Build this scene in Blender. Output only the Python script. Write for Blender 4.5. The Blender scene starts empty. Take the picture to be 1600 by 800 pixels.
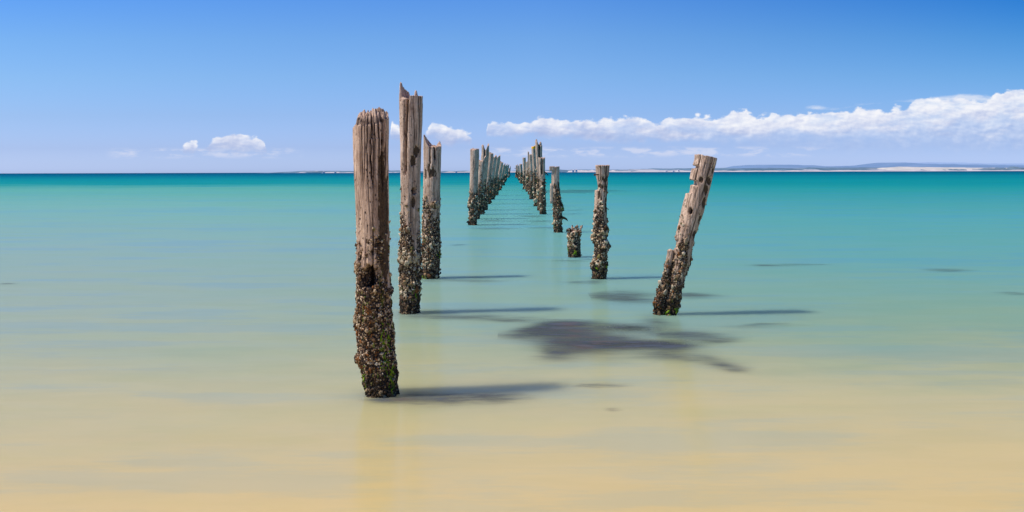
import bpy, math, random
import numpy as np
from mathutils import Vector

random.seed(7)
rng = np.random.default_rng(7)
scene = bpy.context.scene
COL = scene.collection

# ------------------------------------------------------------------ camera geometry (measured from the photograph)
F = 1400.0          # focal length in photo pixels (1600 wide)
H = 1.8             # eye height above the water
Y0 = 268.7          # horizon row
ROLL = math.radians(0.16)
SUN_EL = math.radians(57)
SUN_AZ_OFF = math.radians(9)   # how far the sun sits behind the camera's left shoulder


def unroll(px, py):
    dx, dy = px - 800.0, py - 400.0
    c, s = math.cos(ROLL), math.sin(ROLL)
    return dx * c - dy * s, 400.0 + dy * c + dx * s


def ground(px, py):
    x, y = unroll(px, py)
    D = H * F / max(y - Y0, 0.5)
    return x * D / F, D


def at(px, py, D):
    x, y = unroll(px, py)
    return x * D / F, H - (y - Y0) * D / F


# ------------------------------------------------------------------ numpy noise
def _h(ix, iy, iz, seed):
    n = (ix.astype(np.int64) * 374761393 + iy.astype(np.int64) * 668265263 + iz.astype(np.int64) * 2147483647 + seed * 974634777) & 0xffffffff
    n = ((n ^ (n >> 13)) * 1274126177) & 0xffffffff
    n = (n ^ (n >> 16)) & 0xffffffff
    n = (n * 2246822519) & 0xffffffff
    n = n ^ (n >> 15)
    return (n & 0xffffff) / float(0xffffff)


def vn(x, y, z, seed=0):
    x, y, z = np.broadcast_arrays(np.asarray(x, float), np.asarray(y, float), np.asarray(z, float))
    ix, iy, iz = np.floor(x), np.floor(y), np.floor(z)
    fx, fy, fz = x - ix, y - iy, z - iz
    fx, fy, fz = [f * f * (3 - 2 * f) for f in (fx, fy, fz)]
    r = 0
    for a in (0, 1):
        wx = fx if a else 1 - fx
        for b in (0, 1):
            wy = fy if b else 1 - fy
            for c in (0, 1):
                wz = fz if c else 1 - fz
                r = r + wx * wy * wz * _h(ix + a, iy + b, iz + c, seed)
    return r * 2 - 1


def fbm(x, y, z, seed=0, o=4):
    r, a, f, t = 0, 1.0, 1.0, 0
    for i in range(o):
        r = r + a * vn(x * f + 17.3 * i, y * f, z * f - 9.1 * i, seed + i)
        t += a
        a *= 0.5
        f *= 2.03
    return r / t


def sst(a, b, x):
    t = np.clip((x - a) / (b - a), 0, 1)
    return t * t * (3 - 2 * t)


# ------------------------------------------------------------------ mesh / tagging helpers
def tag(o, label=None, cat=None, group=None, kind=None):
    if label: o['label'] = label
    if cat: o['category'] = cat
    if group: o['group'] = group
    if kind: o['kind'] = kind
    return o


def empty(name, loc):
    o = bpy.data.objects.new(name, None)
    COL.objects.link(o)
    o.location = loc
    o.empty_display_size = 0.2
    return o


def mesh_obj(name, verts, faces, mat, parent=None, attrs=None, smooth=True):
    me = bpy.data.meshes.new(name)
    verts = np.asarray(verts, dtype=np.float32)
    if isinstance(faces, np.ndarray):
        n = faces.shape[1]
        me.vertices.add(len(verts))
        me.vertices.foreach_set('co', verts.ravel())
        me.loops.add(faces.size)
        me.loops.foreach_set('vertex_index', faces.astype(np.int32).ravel())
        me.polygons.add(len(faces))
        me.polygons.foreach_set('loop_start', np.arange(0, faces.size, n, dtype=np.int32))
        me.polygons.foreach_set('loop_total', np.full(len(faces), n, dtype=np.int32))
        me.update(calc_edges=True)
    else:
        me.from_pydata([tuple(v) for v in verts.tolist()], [], faces)
    if attrs:
        for k, a in attrs.items():
            a = np.asarray(a, dtype=np.float32)
            if a.ndim == 1:
                at_ = me.attributes.new(k, 'FLOAT', 'POINT')
                at_.data.foreach_set('value', a)
            else:
                at_ = me.color_attributes.new(k, 'FLOAT_COLOR', 'POINT')
                c = np.ones((len(a), 4), np.float32)
                c[:, :3] = a
                at_.data.foreach_set('color', c.ravel())
    if smooth:
        me.polygons.foreach_set('use_smooth', np.ones(len(me.polygons), bool))
    me.materials.append(mat)
    me.validate()
    o = bpy.data.objects.new(name, me)
    COL.objects.link(o)
    if parent: o.parent = parent
    return o


# ------------------------------------------------------------------ node helpers
class NT:
    def __init__(s, tree):
        s.t = tree
        s.n = tree.nodes
        s.l = tree.links

    def new(s, typ, **kw):
        n = s.n.new(typ)
        for k, v in kw.items(): setattr(n, k, v)
        return n

    def link(s, a, b): s.l.new(a, b)

    def put(s, sock, v):
        if isinstance(v, (int, float)):
            sock.default_value = v
        elif isinstance(v, (tuple, list)):
            if len(v) == 3 and sock.type == 'RGBA': v = (*v, 1)
            sock.default_value = v
        else:
            s.l.new(v, sock)

    def math(s, op, a, b=None, c=None, clamp=False):
        n = s.new('ShaderNodeMath', operation=op, use_clamp=clamp)
        s.put(n.inputs[0], a)
        if b is not None: s.put(n.inputs[1], b)
        if c is not None: s.put(n.inputs[2], c)
        return n.outputs[0]

    def rng(s, v, a, b, c=0.0, d=1.0, typ='SMOOTHSTEP'):
        n = s.new('ShaderNodeMapRange', interpolation_type=typ)
        s.put(n.inputs[0], v)
        for i, q in enumerate((a, b, c, d)): s.put(n.inputs[1 + i], q)
        return n.outputs[0]

    def mix(s, f, a, b, typ='MIX'):
        n = s.new('ShaderNodeMix', data_type='RGBA', blend_type=typ)
        s.put(n.inputs[0], f)
        s.put(n.inputs[6], a)
        s.put(n.inputs[7], b)
        return n.outputs[2]

    def noise(s, vec, scale, detail=4, rough=0.55, dist=0.0, typ='FBM'):
        n = s.new('ShaderNodeTexNoise')
        n.noise_type = typ
        s.l.new(vec, n.inputs['Vector'])
        n.inputs['Scale'].default_value = scale
        n.inputs['Detail'].default_value = detail
        n.inputs['Roughness'].default_value = rough
        n.inputs['Distortion'].default_value = dist
        return n.outputs['Fac']

    def vor(s, vec, scale, feat='F1', out='Distance'):
        n = s.new('ShaderNodeTexVoronoi', feature=feat)
        s.l.new(vec, n.inputs['Vector'])
        n.inputs['Scale'].default_value = scale
        return n.outputs[out]

    def mapping(s, vec, scale=(1, 1, 1), loc=(0, 0, 0), rot=(0, 0, 0)):
        n = s.new('ShaderNodeMapping')
        s.l.new(vec, n.inputs[0])
        n.inputs['Scale'].default_value = scale
        n.inputs['Location'].default_value = loc
        n.inputs['Rotation'].default_value = rot
        return n.outputs[0]

    def attr(s, name, out='Fac'):
        n = s.new('ShaderNodeAttribute', attribute_name=name)
        return n.outputs[out]

    def ramp(s, v, stops, interp='LINEAR'):
        n = s.new('ShaderNodeValToRGB')
        n.color_ramp.interpolation = interp
        el = n.color_ramp.elements
        while len(el) > 1: el.remove(el[-1])
        el[0].position = stops[0][0]
        el[0].color = (*stops[0][1], 1)
        for p, c in stops[1:]:
            e = el.new(p)
            e.color = (*c, 1)
        s.put(n.inputs[0], v)
        return n.outputs[0]

    def bump(s, h, strength=0.5, dist=0.01, nrm=None):
        n = s.new('ShaderNodeBump')
        s.put(n.inputs['Height'], h)
        n.inputs['Strength'].default_value = strength
        n.inputs['Distance'].default_value = dist
        if nrm is not None: s.l.new(nrm, n.inputs['Normal'])
        return n.outputs[0]


def new_mat(name):
    m = bpy.data.materials.new(name)
    m.use_nodes = True
    m.node_tree.nodes.clear()
    g = NT(m.node_tree)
    out = g.new('ShaderNodeOutputMaterial')
    return m, g, out


def srgb(r, g, b):
    def f(c):
        c /= 255.0
        return c / 12.92 if c <= 0.04045 else ((c + 0.055) / 1.055) ** 2.4
    return (f(r), f(g), f(b))


# ------------------------------------------------------------------ materials
def wood_material():
    m, g, out = new_mat('weathered_pile_wood')
    tc = g.new('ShaderNodeTexCoord')
    ob = tc.outputs['Object']
    inf = g.new('ShaderNodeObjectInfo')
    rnd = inf.outputs['Random']
    off = g.new('ShaderNodeVectorMath', operation='ADD')
    g.link(ob, off.inputs[0])
    cx = g.new('ShaderNodeCombineXYZ')
    for i in range(3): g.link(g.math('MULTIPLY', rnd, 37.0 + i * 11), cx.inputs[i])
    g.link(cx.outputs[0], off.inputs[1])
    p = off.outputs[0]
    z = g.new('ShaderNodeSeparateXYZ')
    g.link(ob, z.inputs[0])
    z = z.outputs[2]
    grain = g.noise(g.mapping(p, (1, 1, 0.10)), 46, 6, 0.7, 0.9)
    grain2 = g.noise(g.mapping(p, (1, 1, 0.12)), 14, 5, 0.6, 0.2)
    blot = g.noise(p, 6, 5, 0.6)
    base = g.ramp(grain, [(0.28, (0.13, 0.088, 0.064)), (0.42, (0.29, 0.215, 0.16)), (0.56, (0.41, 0.32, 0.245)), (0.74, (0.52, 0.43, 0.345))])
    base = g.mix(g.rng(grain2, 0.42, 0.62), g.mix(0.6, base, (0.55, 0.52, 0.52), 'MULTIPLY'), base)
    # grey, silvered upper ends; warmer, browner lower down
    base = g.mix(g.rng(z, 1.1, 2.3, 0.0, 0.6), base, g.mix(1.0, base, (1.0, 1.02, 1.10), 'MULTIPLY'))
    base = g.mix(g.rng(blot, 0.52, 0.70, 0, 0.6), base, g.mix(1.0, base, (0.55, 0.47, 0.42), 'MULTIPLY'))
    # worm holes and pits
    pits = g.vor(g.mapping(p, (1, 1, 0.6)), 38)
    pitm = g.math('MULTIPLY', g.rng(pits, 0.16, 0.27, 1, 0), g.rng(g.noise(p, 4.5, 3), 0.50, 0.62))
    base = g.mix(pitm, base, (0.022, 0.015, 0.012))
    hair = g.noise(g.mapping(p, (1, 1, 0.035)), 105, 3, 0.6, 0.2)
    base = g.mix(g.rng(hair, 0.57, 0.66, 0, 0.8), base, (0.05, 0.034, 0.026))
    crack = g.attr('crack')
    base = g.mix(g.rng(crack, 0.10, 0.75), base, (0.028, 0.019, 0.015))
    # crusted zone
    crust = g.attr('crust')
    cn = g.vor(p, 62, out='Color')
    cs = g.new('ShaderNodeSeparateColor')
    g.link(cn, cs.inputs[0])
    cd = g.vor(p, 62)
    ccol = g.ramp(cs.outputs[0], [(0.0, (0.020, 0.014, 0.011)), (0.42, (0.055, 0.036, 0.024)), (0.62, (0.16, 0.10, 0.055)), (0.8, (0.30, 0.215, 0.135)), (1.0, (0.52, 0.44, 0.33))])
    ccol = g.mix(g.rng(cd, 0.25, 0.75), ccol, (0.015, 0.011, 0.009))
    cm = g.rng(g.math('ADD', crust, g.math('MULTIPLY', g.math('SUBTRACT', g.noise(p, 22, 4), 0.5), 1.3)), 0.35, 0.65)
    base = g.mix(cm, base, ccol)
    rot = g.attr('rot')
    rm = g.rng(g.math('ADD', rot, g.math('MULTIPLY', g.math('SUBTRACT', g.noise(p, 30, 4), 0.5), 1.1)), 0.38, 0.62)
    base = g.mix(rm, base, g.mix(g.noise(p, 70, 3), (0.012, 0.009, 0.007), (0.09, 0.062, 0.04)))
    lich = g.attr('lichen')
    lm = g.rng(g.math('ADD', lich, g.math('SUBTRACT', g.noise(p, 26, 4), 0.5)), 0.4, 0.55)
    base = g.mix(lm, base, g.mix(g.noise(p, 40, 3), (0.62, 0.36, 0.015), (0.42, 0.19, 0.02)))
    moss = g.math('MULTIPLY', g.rng(g.noise(g.mapping(p, (1, 1, 0.25)), 20, 4), 0.60, 0.68), g.attr('moss'))
    base = g.mix(moss, base, (0.16, 0.24, 0.02))
    hole = g.attr('hole')
    base = g.mix(hole, base, (0.006, 0.004, 0.003))  # shade inside the cavity painted in as near-black colour
    wet = g.rng(z, 0.03, 0.20, 0.75, 0.0)
    base = g.mix(wet, base, g.mix(1.0, base, (0.35, 0.32, 0.22), 'MULTIPLY'))
    fine = g.noise(g.mapping(p, (1, 1, 0.35)), 90, 4, 0.7)
    base = g.mix(g.rng(fine, 0.52, 0.66, 0, 0.55), base, g.mix(1.0, base, (0.30, 0.25, 0.22), 'MULTIPLY'))
    base = g.mix(1.0, base, (2.05, 1.85, 1.66), 'MULTIPLY')
    bs = g.new('ShaderNodeBsdfPrincipled')
    g.link(base, bs.inputs['Base Color'])
    g.put(bs.inputs['Roughness'], g.rng(z, 0.0, 0.5, 0.62, 0.92))
    bs.inputs['Specular IOR Level'].default_value = 0.2
    hgt = g.math('ADD', g.math('MULTIPLY', grain, 0.8), g.math('MULTIPLY', g.math('MULTIPLY', cm, cd), -2.2))
    hgt = g.math('SUBTRACT', hgt, g.math('MULTIPLY', pitm, 0.8))
    g.link(g.bump(hgt, 0.9, 0.009), bs.inputs['Normal'])
    g.link(bs.outputs[0], out.inputs[0])
    return m


def shell_material():
    m, g, out = new_mat('barnacle_shell')
    c = g.mix(1.0, g.attr('col', 'Color'), (1.22, 1.06, 0.84), 'MULTIPLY')
    tc = g.new('ShaderNodeTexCoord')
    p = tc.outputs['Object']
    n = g.noise(p, 120, 4)
    c = g.mix(g.rng(n, 0.35, 0.6, 0.65, 0.0), c, g.mix(1.0, c, (0.25, 0.2, 0.17), 'MULTIPLY'))
    z = g.new('ShaderNodeSeparateXYZ')
    g.link(p, z.inputs[0])
    wet = g.rng(z.outputs[2], 0.02, 0.16, 0.75, 0.0)
    c = g.mix(wet, c, g.mix(1.0, c, (0.35, 0.33, 0.22), 'MULTIPLY'))
    bs = g.new('ShaderNodeBsdfPrincipled')
    g.link(c, bs.inputs['Base Color'])
    bs.inputs['Roughness'].default_value = 0.7
    bs.inputs['Specular IOR Level'].default_value = 0.3
    g.link(g.bump(n, 0.6, 0.004), bs.inputs['Normal'])
    g.link(bs.outputs[0], out.inputs[0])
    return m


WGAIN = (1.05, 0.965, 0.755)


def water_material():
    m, g, out = new_mat('shallow_sea_water')
    geo = g.new('ShaderNodeNewGeometry')
    pos = geo.outputs['Position']
    sx = g.new('ShaderNodeSeparateXYZ')
    g.link(pos, sx.inputs[0])
    X, Y = sx.outputs[0], sx.outputs[1]
    Yc = g.math('MAXIMUM', Y, 3.0)
    v = g.math('DIVIDE', 2520.0, Yc)                      # how shallow the bed is: shoals towards the beach
    n1 = g.noise(g.mapping(pos, (0.5, 1, 1)), 0.09, 5, 0.6)
    n2 = g.noise(g.mapping(pos, (0.55, 1, 1)), 0.8, 5, 0.65)
    n3 = g.noise(g.mapping(pos, (0.25, 1, 1)), 0.012, 4, 0.6)
    w = g.math('ADD', g.math('MULTIPLY', g.math('SUBTRACT', n1, 0.5), 0.75), g.math('MULTIPLY', g.math('SUBTRACT', n2, 0.5), 0.35))
    v = g.math('MULTIPLY', v, g.math('ADD', w, 1.0))
    t = g.math('DIVIDE', v, 560.0, clamp=True)
    S = lambda y: max(0.0, min(1.0, (y - Y0) / 560.0))
    A = lambda r, gg, bb: tuple(c * k for c, k in zip(srgb(r, gg, bb), WGAIN))
    cl = g.ramp(t, [(0.0, A(2, 78, 124)), (S(271.6), A(2, 98, 140)), (S(277), A(6, 134, 158)), (S(286), A(26, 150, 162)), (S(293), A(92, 170, 172)), (S(320), A(115, 174, 180)),
                    (S(380), A(136, 172, 178)), (S(450), A(150, 173, 170)), (S(520), A(165, 177, 160)), (S(600), A(186, 184, 154)), (S(680), A(202, 189, 147)), (S(760), A(212, 192, 142)), (1.0, A(217, 195, 142))])
    cr = g.ramp(t, [(0.0, A(2, 78, 122)), (S(271.6), A(2, 100, 138)), (S(277), A(4, 132, 154)), (S(290), A(18, 147, 160)), (S(308), A(50, 152, 168)), (S(340), A(74, 160, 172)),
                    (S(400), A(94, 162, 168)), (S(450), A(114, 164, 160)), (S(505), A(132, 166, 148)), (S(560), A(158, 172, 144)), (S(620), A(188, 185, 149)), (S(700), A(205, 191, 146)), (S(780), A(214, 194, 142)), (1.0, A(217, 195, 142))])
    blend = g.math('ADD', g.math('MULTIPLY', g.math('TANH', g.math('DIVIDE', g.math('ADD', X, 0.8), g.math('ADD', g.math('MULTIPLY', Yc, 0.22), 1.5))), 0.5), 0.5)
    blend = g.math('ADD', blend, g.math('MULTIPLY', g.math('SUBTRACT', n1, 0.5), 0.5), clamp=True)
    col = g.mix(blend, cl, cr)
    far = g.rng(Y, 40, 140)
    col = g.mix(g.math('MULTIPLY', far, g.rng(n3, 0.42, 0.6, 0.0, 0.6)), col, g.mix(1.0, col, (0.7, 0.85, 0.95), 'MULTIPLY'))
    # sky-reflection streaks painted as bluer water, with slightly yellower water between
    st = g.noise(g.mapping(pos, (0.22, 1, 1)), 1.3, 6, 0.7)
    st2 = g.noise(g.mapping(pos, (0.22, 1, 1)), 0.16, 6, 0.7)
    ss = g.math('ADD', g.math('SUBTRACT', st, 0.5), g.math('SUBTRACT', st2, 0.5))
    col = g.mix(g.rng(ss, 0.0, 0.14, 0.0, 0.75), col, g.mix(1.0, col, (0.84, 0.94, 1.16), 'MULTIPLY'))
    col = g.mix(g.rng(ss, 0.0, -0.14, 0.0, 0.5), col, g.mix(1.0, col, (0.97, 0.99, 0.91), 'MULTIPLY'))
    sb = g.noise(g.mapping(pos, (0.30, 1, 1), (3, 8, 0)), 2.6, 6, 0.62, 0.4)
    col = g.mix(g.math('MULTIPLY', g.rng(sb, 0.42, 0.62, 0.0, 0.22), g.rng(Y, 22, 7)), col, g.mix(1.0, col, (0.87, 0.88, 0.84), 'MULTIPLY'))
    # cloudy, light-diffusing water body
    bs = g.new('ShaderNodeBsdfPrincipled')
    g.link(col, bs.inputs['Base Color'])
    bs.inputs['Roughness'].default_value = 1.0
    bs.inputs['Specular IOR Level'].default_value = 0.0
    bs.inputs['Subsurface Weight'].default_value = 1.0
    bs.inputs['Subsurface Radius'].default_value = (1.0, 1.0, 0.9)
    bs.inputs['Subsurface Scale'].default_value = 0.8
    bs.subsurface_method = 'BURLEY'
    wv = g.noise(g.mapping(pos, (0.35, 1, 1)), 2.2, 4, 0.6)
    gl = g.new('ShaderNodeBsdfAnisotropic')
    gl.inputs['Roughness'].default_value = 0.17
    g.link(g.bump(wv, 0.25, 0.05), gl.inputs['Normal'])
    mx = g.new('ShaderNodeMixShader')
    g.link(g.rng(Y, 9, 100, 0.125, 0.014), mx.inputs[0])
    g.link(bs.outputs[0], mx.inputs[1])
    g.link(gl.outputs[0], mx.inputs[2])
    g.link(mx.outputs[0], out.inputs[0])
    return m


def weed_shade_material():
    m, g, out = new_mat('seaweed_and_shade')
    d = g.attr('dens')
    tc = g.new('ShaderNodeNewGeometry')
    pos = tc.outputs['Position']
    n = g.noise(g.mapping(pos, (0.4, 1, 1)), 5.5, 6, 0.7, 0.4)
    nb = g.noise(g.mapping(pos, (0.45, 1, 1)), 1.7, 4, 0.6, 0.3)
    a = g.math('MULTIPLY', g.math('MULTIPLY', d, g.rng(n, 0.28, 0.62, 0.45, 1.0)), g.rng(nb, 0.34, 0.55, 0.68, 1.1), clamp=True)
    rust = g.math('MULTIPLY', g.attr('rust'), g.rng(g.noise(g.mapping(pos, (0.4, 1, 1)), 6.0, 5, 0.7), 0.45, 0.65))
    c = g.mix(g.rng(n, 0.35, 0.65), (0.046, 0.062, 0.082), (0.095, 0.112, 0.132))
    c = g.mix(g.rng(nb, 0.48, 0.62, 0, 0.25), c, (0.085, 0.07, 0.05))
    c = g.mix(g.math('MULTIPLY', rust, 0.6), c, (0.15, 0.09, 0.07))
    bs = g.new('ShaderNodeBsdfPrincipled')
    g.link(c, bs.inputs['Base Color'])
    bs.inputs['Roughness'].default_value = 0.28
    bs.inputs['IOR'].default_value = 1.33
    bs.inputs['Specular IOR Level'].default_value = 0.0
    tr = g.new('ShaderNodeBsdfTransparent')
    mx = g.new('ShaderNodeMixShader')
    g.link(a, mx.inputs[0])
    g.link(tr.outputs[0], mx.inputs[1])
    g.link(bs.outputs[0], mx.inputs[2])
    g.link(mx.outputs[0], out.inputs[0])
    return m


def plain(name, col, col2=None, scale=5, rough=0.9, mp=(1, 1, 1)):
    m, g, out = new_mat(name)
    bs = g.new('ShaderNodeBsdfPrincipled')
    tc = g.new('ShaderNodeTexCoord')
    n = g.noise(g.mapping(tc.outputs['Object'], mp), scale, 5, 0.6)
    c = g.mix(g.rng(n, 0.38, 0.62), col, col2 or col)
    g.link(c, bs.inputs['Base Color'])
    bs.inputs['Roughness'].default_value = rough
    bs.inputs['Specular IOR Level'].default_value = 0.1
    g.link(bs.outputs[0], out.inputs[0])
    return m


M_WOOD = wood_material()
M_SHELL = shell_material()
M_WATER = water_material()
M_WEED_SHADE = weed_shade_material()
M_ALGAE = plain('green_algae_strands', (0.13, 0.24, 0.01), (0.26, 0.36, 0.02), 60, 0.5)
M_RUST = plain('rusty_iron', (0.16, 0.055, 0.02), (0.05, 0.025, 0.015), 80, 0.85)
M_DARKWEED = plain('dark_hanging_weed', (0.02, 0.014, 0.008), (0.06, 0.04, 0.015), 60, 0.5)

# ------------------------------------------------------------------ icosphere templates
import bmesh


def ico(sub):
    bm = bmesh.new()
    bmesh.ops.create_icosphere(bm, subdivisions=sub, radius=1.0)
    v = np.array([p.co[:] for p in bm.verts])
    f = np.array([[q.index for q in p.verts] for p in bm.faces])
    bm.free()
    return v, f


ICO = {1: ico(1), 2: ico(2)}

PAL = np.array([(0.022, 0.015, 0.011), (0.045, 0.030, 0.020), (0.11, 0.066, 0.034), (0.20, 0.125, 0.07),
                (0.34, 0.25, 0.155), (0.56, 0.46, 0.33), (0.72, 0.66, 0.54), (0.27, 0.115, 0.03), (0.16, 0.15, 0.045)])
PW = np.array([0.13, 0.15, 0.17, 0.19, 0.18, 0.09, 0.025, 0.05, 0.03])


def shells(name, P, N, size, parent, detail, rustw=None, pal=None, pw=None, mat=None, elong=1.0):
    """crust of little shells at points P with outward normals N: one mesh"""
    n = len(P)
    V, Fc = ICO[detail]
    s = size * np.clip(np.exp(rng.normal(-0.25, 0.42, n)), 0.35, 2.3)
    # local frame
    up = np.tile(np.array([0, 0, 1.0]), (n, 1)) + rng.normal(0, 0.5, (n, 3))
    Nn = N + rng.normal(0, 0.28, (n, 3))
    Nn /= np.linalg.norm(Nn, axis=1)[:, None]
    T = np.cross(up, Nn)
    T /= np.linalg.norm(T, axis=1)[:, None]
    B = np.cross(Nn, T)
    ax = s * rng.uniform(0.5, 0.9, n)
    by = s * rng.uniform(0.7, 1.25, n) * elong
    cz = s * rng.uniform(0.35, 0.85, n)
    vj = V[None] * (1 + 0.24 * rng.normal(0, 1, (n, len(V), 1)))
    # flare / crater: pull the outermost tip inward to make a rim
    tip = np.clip(vj[..., 2] - 0.55, 0, None)
    vj[..., 2] -= 1.3 * tip * (rng.random(n) < 0.6)[:, None]
    W = (P + Nn * (cz * 0.25)[:, None])[:, None, :] + vj[..., :1] * (T * ax[:, None])[:, None, :] + vj[..., 1:2] * (B * by[:, None])[:, None, :] + vj[..., 2:3] * (Nn * cz[:, None])[:, None, :]
    pal = PAL if pal is None else pal
    pw = PW if pw is None else pw
    if len(pal) > 4:
        # patches of dark mussels and patches of pale barnacles
        tt = fbm(P[:, 0] * 9, P[:, 1] * 9, P[:, 2] * 7, 91, 3) * 1.6 + rng.normal(0, 0.55, n) - 0.30 * (P[:, 2] < 0.25) + 0.30
        idx = np.clip(np.floor((tt + 1.25) / 2.5 * 7), 0, 6).astype(int)
        ex = rng.random(n)
        idx = np.where(ex < 0.03, 7, np.where(ex < 0.08, 8, idx))
    else:
        idx = rng.choice(len(pal), n, p=pw / pw.sum())
    if rustw is not None:
        flip = rng.random(n) < rustw
        idx[flip] = 7
    c = pal[idx] * rng.uniform(0.75, 1.25, (n, 1))
    shade = np.where(V[:, 2] > 0.5, 0.75, 1.0)
    C = c[:, None, :] * shade[None, :, None]
    faces = (Fc[None] + (np.arange(n) * len(V))[:, None, None]).reshape(-1, 3)
    o = mesh_obj(name, W.reshape(-1, 3), faces, mat or M_SHELL, parent, {'col': C.reshape(-1, 3)}, smooth=False)
    o['kind'] = 'stuff'
    return o


GROUP_L = 'standing pier piles of the left row'


def pile(d):
    """one ruined timber pile, from silhouettes measured in the photograph.
    prof: (row, left, right) edges; front/back: rim height at columns; core: height of the rotten end inside the rim"""
    seed = d['seed']
    r_ = np.random.default_rng(seed)
    bpx, bpy_ = d['base']
    D = ground(bpx, bpy_)[1]
    p0 = max(d['prof'], key=lambda t: t[0])
    D = D + 0.5 * (p0[2] - p0[1]) * D / F      # centre of the pile is one radius behind its front waterline
    Xb = at(bpx, bpy_, D)[0]
    prof = sorted(d['prof'], key=lambda t: -t[0])
    zs, cxs, rs = [], [], []
    for (py, xl, xr) in prof:
        X1, z1 = at(xl, py, D)
        X2, _ = at(xr, py, D)
        zs.append(z1); cxs.append((X1 + X2) / 2 - Xb); rs.append((X2 - X1) / 2)
    zs, cxs, rs = np.array(zs), np.array(cxs), np.array(rs)
    o = np.argsort(zs)
    zs, cxs, rs = zs[o], cxs[o], rs[o]
    slope = (cxs[1] - cxs[0]) / max(zs[1] - zs[0], 1e-3)
    yoff = 0.0
    root = empty(d['name'], (Xb, D, 0))
    tag(root, d['label'], d.get('cat', 'pile'), d.get('group'))

    def cxf(z): return np.where(z < zs[0], cxs[0] + slope * (z - zs[0]) * 0.7, np.interp(z, zs, cxs))
    def rf(z): return np.interp(z, zs, rs)
    def lx(px, py): return at(px, py, D)[0] - Xb
    def lz(px, py): return at(px, py, D)[1]

    pxm = F / D * 0.64                 # render pixels per metre
    circ = 2 * math.pi * rs.mean()
    nth = int(np.clip(circ * pxm / 0.62, 36, 230))
    ztop_guess = max(lz(px, py) for px, py in d['back'] + d['front'])
    nz = int(np.clip((ztop_guess + 0.4) * pxm / 0.75, 50, 560))
    TH = np.linspace(0, 2 * math.pi, nth, endpoint=False)
    cth, sth = np.cos(TH), np.sin(TH)
    # rim height per angle
    zt0 = max(zs[-1], 0.05)
    rt, ct = rs[-1], cxs[-1]
    xr_ = ct + rt * cth
    fr = np.array(sorted([(lx(*p), lz(*p)) for p in d['front']]))
    bk = np.array(sorted([(lx(*p), lz(*p)) for p in d['back']]))
    zf = np.interp(xr_, fr[:, 0], fr[:, 1])
    zb_ = np.interp(xr_, bk[:, 0], bk[:, 1])
    wf = sst(-0.25, 0.25, sth)
    ztop = zf * (1 - wf) + zb_ * wf
    jag = d.get('jag', 0.02)
    ztop = ztop + jag * fbm(cth * 5.5, sth * 5.5, seed * 3.1, seed, 4) + jag * 0.5 * fbm(cth * 18, sth * 18, 1.0, seed + 3, 2)
    zbot = -0.35
    t = np.linspace(0, 1, nz)[:, None]
    Z = zbot + t * (ztop[None, :] - zbot)
    THg = np.broadcast_to(TH[None, :], Z.shape)
    Cg, Sg = np.cos(THg), np.sin(THg)
    R = rf(Z)
    C0 = cxf(Z)
    low = fbm(Cg * 1.3, Sg * 1.3, Z * 1.2, seed, 3)
    R = R * (1 + 0.07 * low * (Z / max(zs[-1], .3) < .97))
    # long drying checks
    crack = np.zeros_like(R)
    ncr = d.get('ncr', 34)
    for i in range(ncr):
        t0 = r_.uniform(0, 2 * math.pi)
        if r_.random() < 0.6: t0 = r_.uniform(math.pi, 2 * math.pi)
        zc = zs[-1] * r_.uniform(0.25, 1.05)
        L = r_.uniform(0.15, 0.9) * (1.3 if r_.random() < .3 else .7)
        wdt = r_.uniform(0.002, 0.0055)
        dep = r_.uniform(0.3, 1.0)
        if i < ncr // 3: zc = zs[-1]; L = r_.uniform(0.3, 1.1); dep = r_.uniform(.6, 1)
        wob = 0.11 * vn(Z * 3, i * 7.7, 0.5, seed) + 0.018 * vn(Z * 14, i * 3.7, 0.5, seed)
        dth = (THg - t0 - wob + math.pi) % (2 * math.pi) - math.pi
        tp = np.clip(1 - ((Z - zc) / L) ** 2, 0, 1)
        crack = np.maximum(crack, dep * tp * np.exp(-(dth * R.mean() / (wdt * (0.4 + tp))) ** 2))
    dispc = crack * 0.015
    # named splits: list of (px,py) polyline, width m, depth m
    splits = np.zeros_like(R)
    sdisp = np.zeros_like(R)
    for pts, wdt, dep in d.get('splits', []):
        a = np.array(sorted([(lz(*p), lx(*p)) for p in pts]))
        xs = np.interp(Z, a[:, 0], a[:, 1]) + 0.004 * vn(Z * 22, 2.2, 3.3, seed)
        Xc = C0 + R * Cg
        tp = sst(a[0, 0] - 0.02, a[0, 0] + 0.12, Z)
        e = np.exp(-np.abs((Xc - xs) / (wdt * (0.35 + 0.65 * tp))) ** 3) * tp * (Sg < 0.1)
        splits = np.maximum(splits, e)
        sdisp = np.maximum(sdisp, e * dep)
    # crust line
    z_cr = lz(bpx, d['crust'][0])
    z_fu = lz(bpx, d['crust'][1])
    cl = fbm(Cg * 1.6, Sg * 1.6, Z * 2.4, seed + 11, 4)
    crust = 1 - sst(z_cr, z_fu, Z + cl * (z_fu - z_cr) * 0.75)
    # darker rotten areas
    rot = np.zeros_like(R)
    for (px, py, rx, ry) in d.get('rot', []):
        xc, zc = lx(px, py), lz(px, py)
        rx_, ry_ = rx * D / F, ry * D / F
        q = ((C0 + R * Cg - xc) / rx_) ** 2 + ((Z - zc) / ry_) ** 2
        q = q + 1.3 * fbm(Cg * 4, Sg * 4, Z * 7, seed + 81, 5)
        rot = np.maximum(rot, np.clip(1.15 - q, 0, 1) * (Sg < 0.25))
    hole = np.zeros_like(R)
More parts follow.
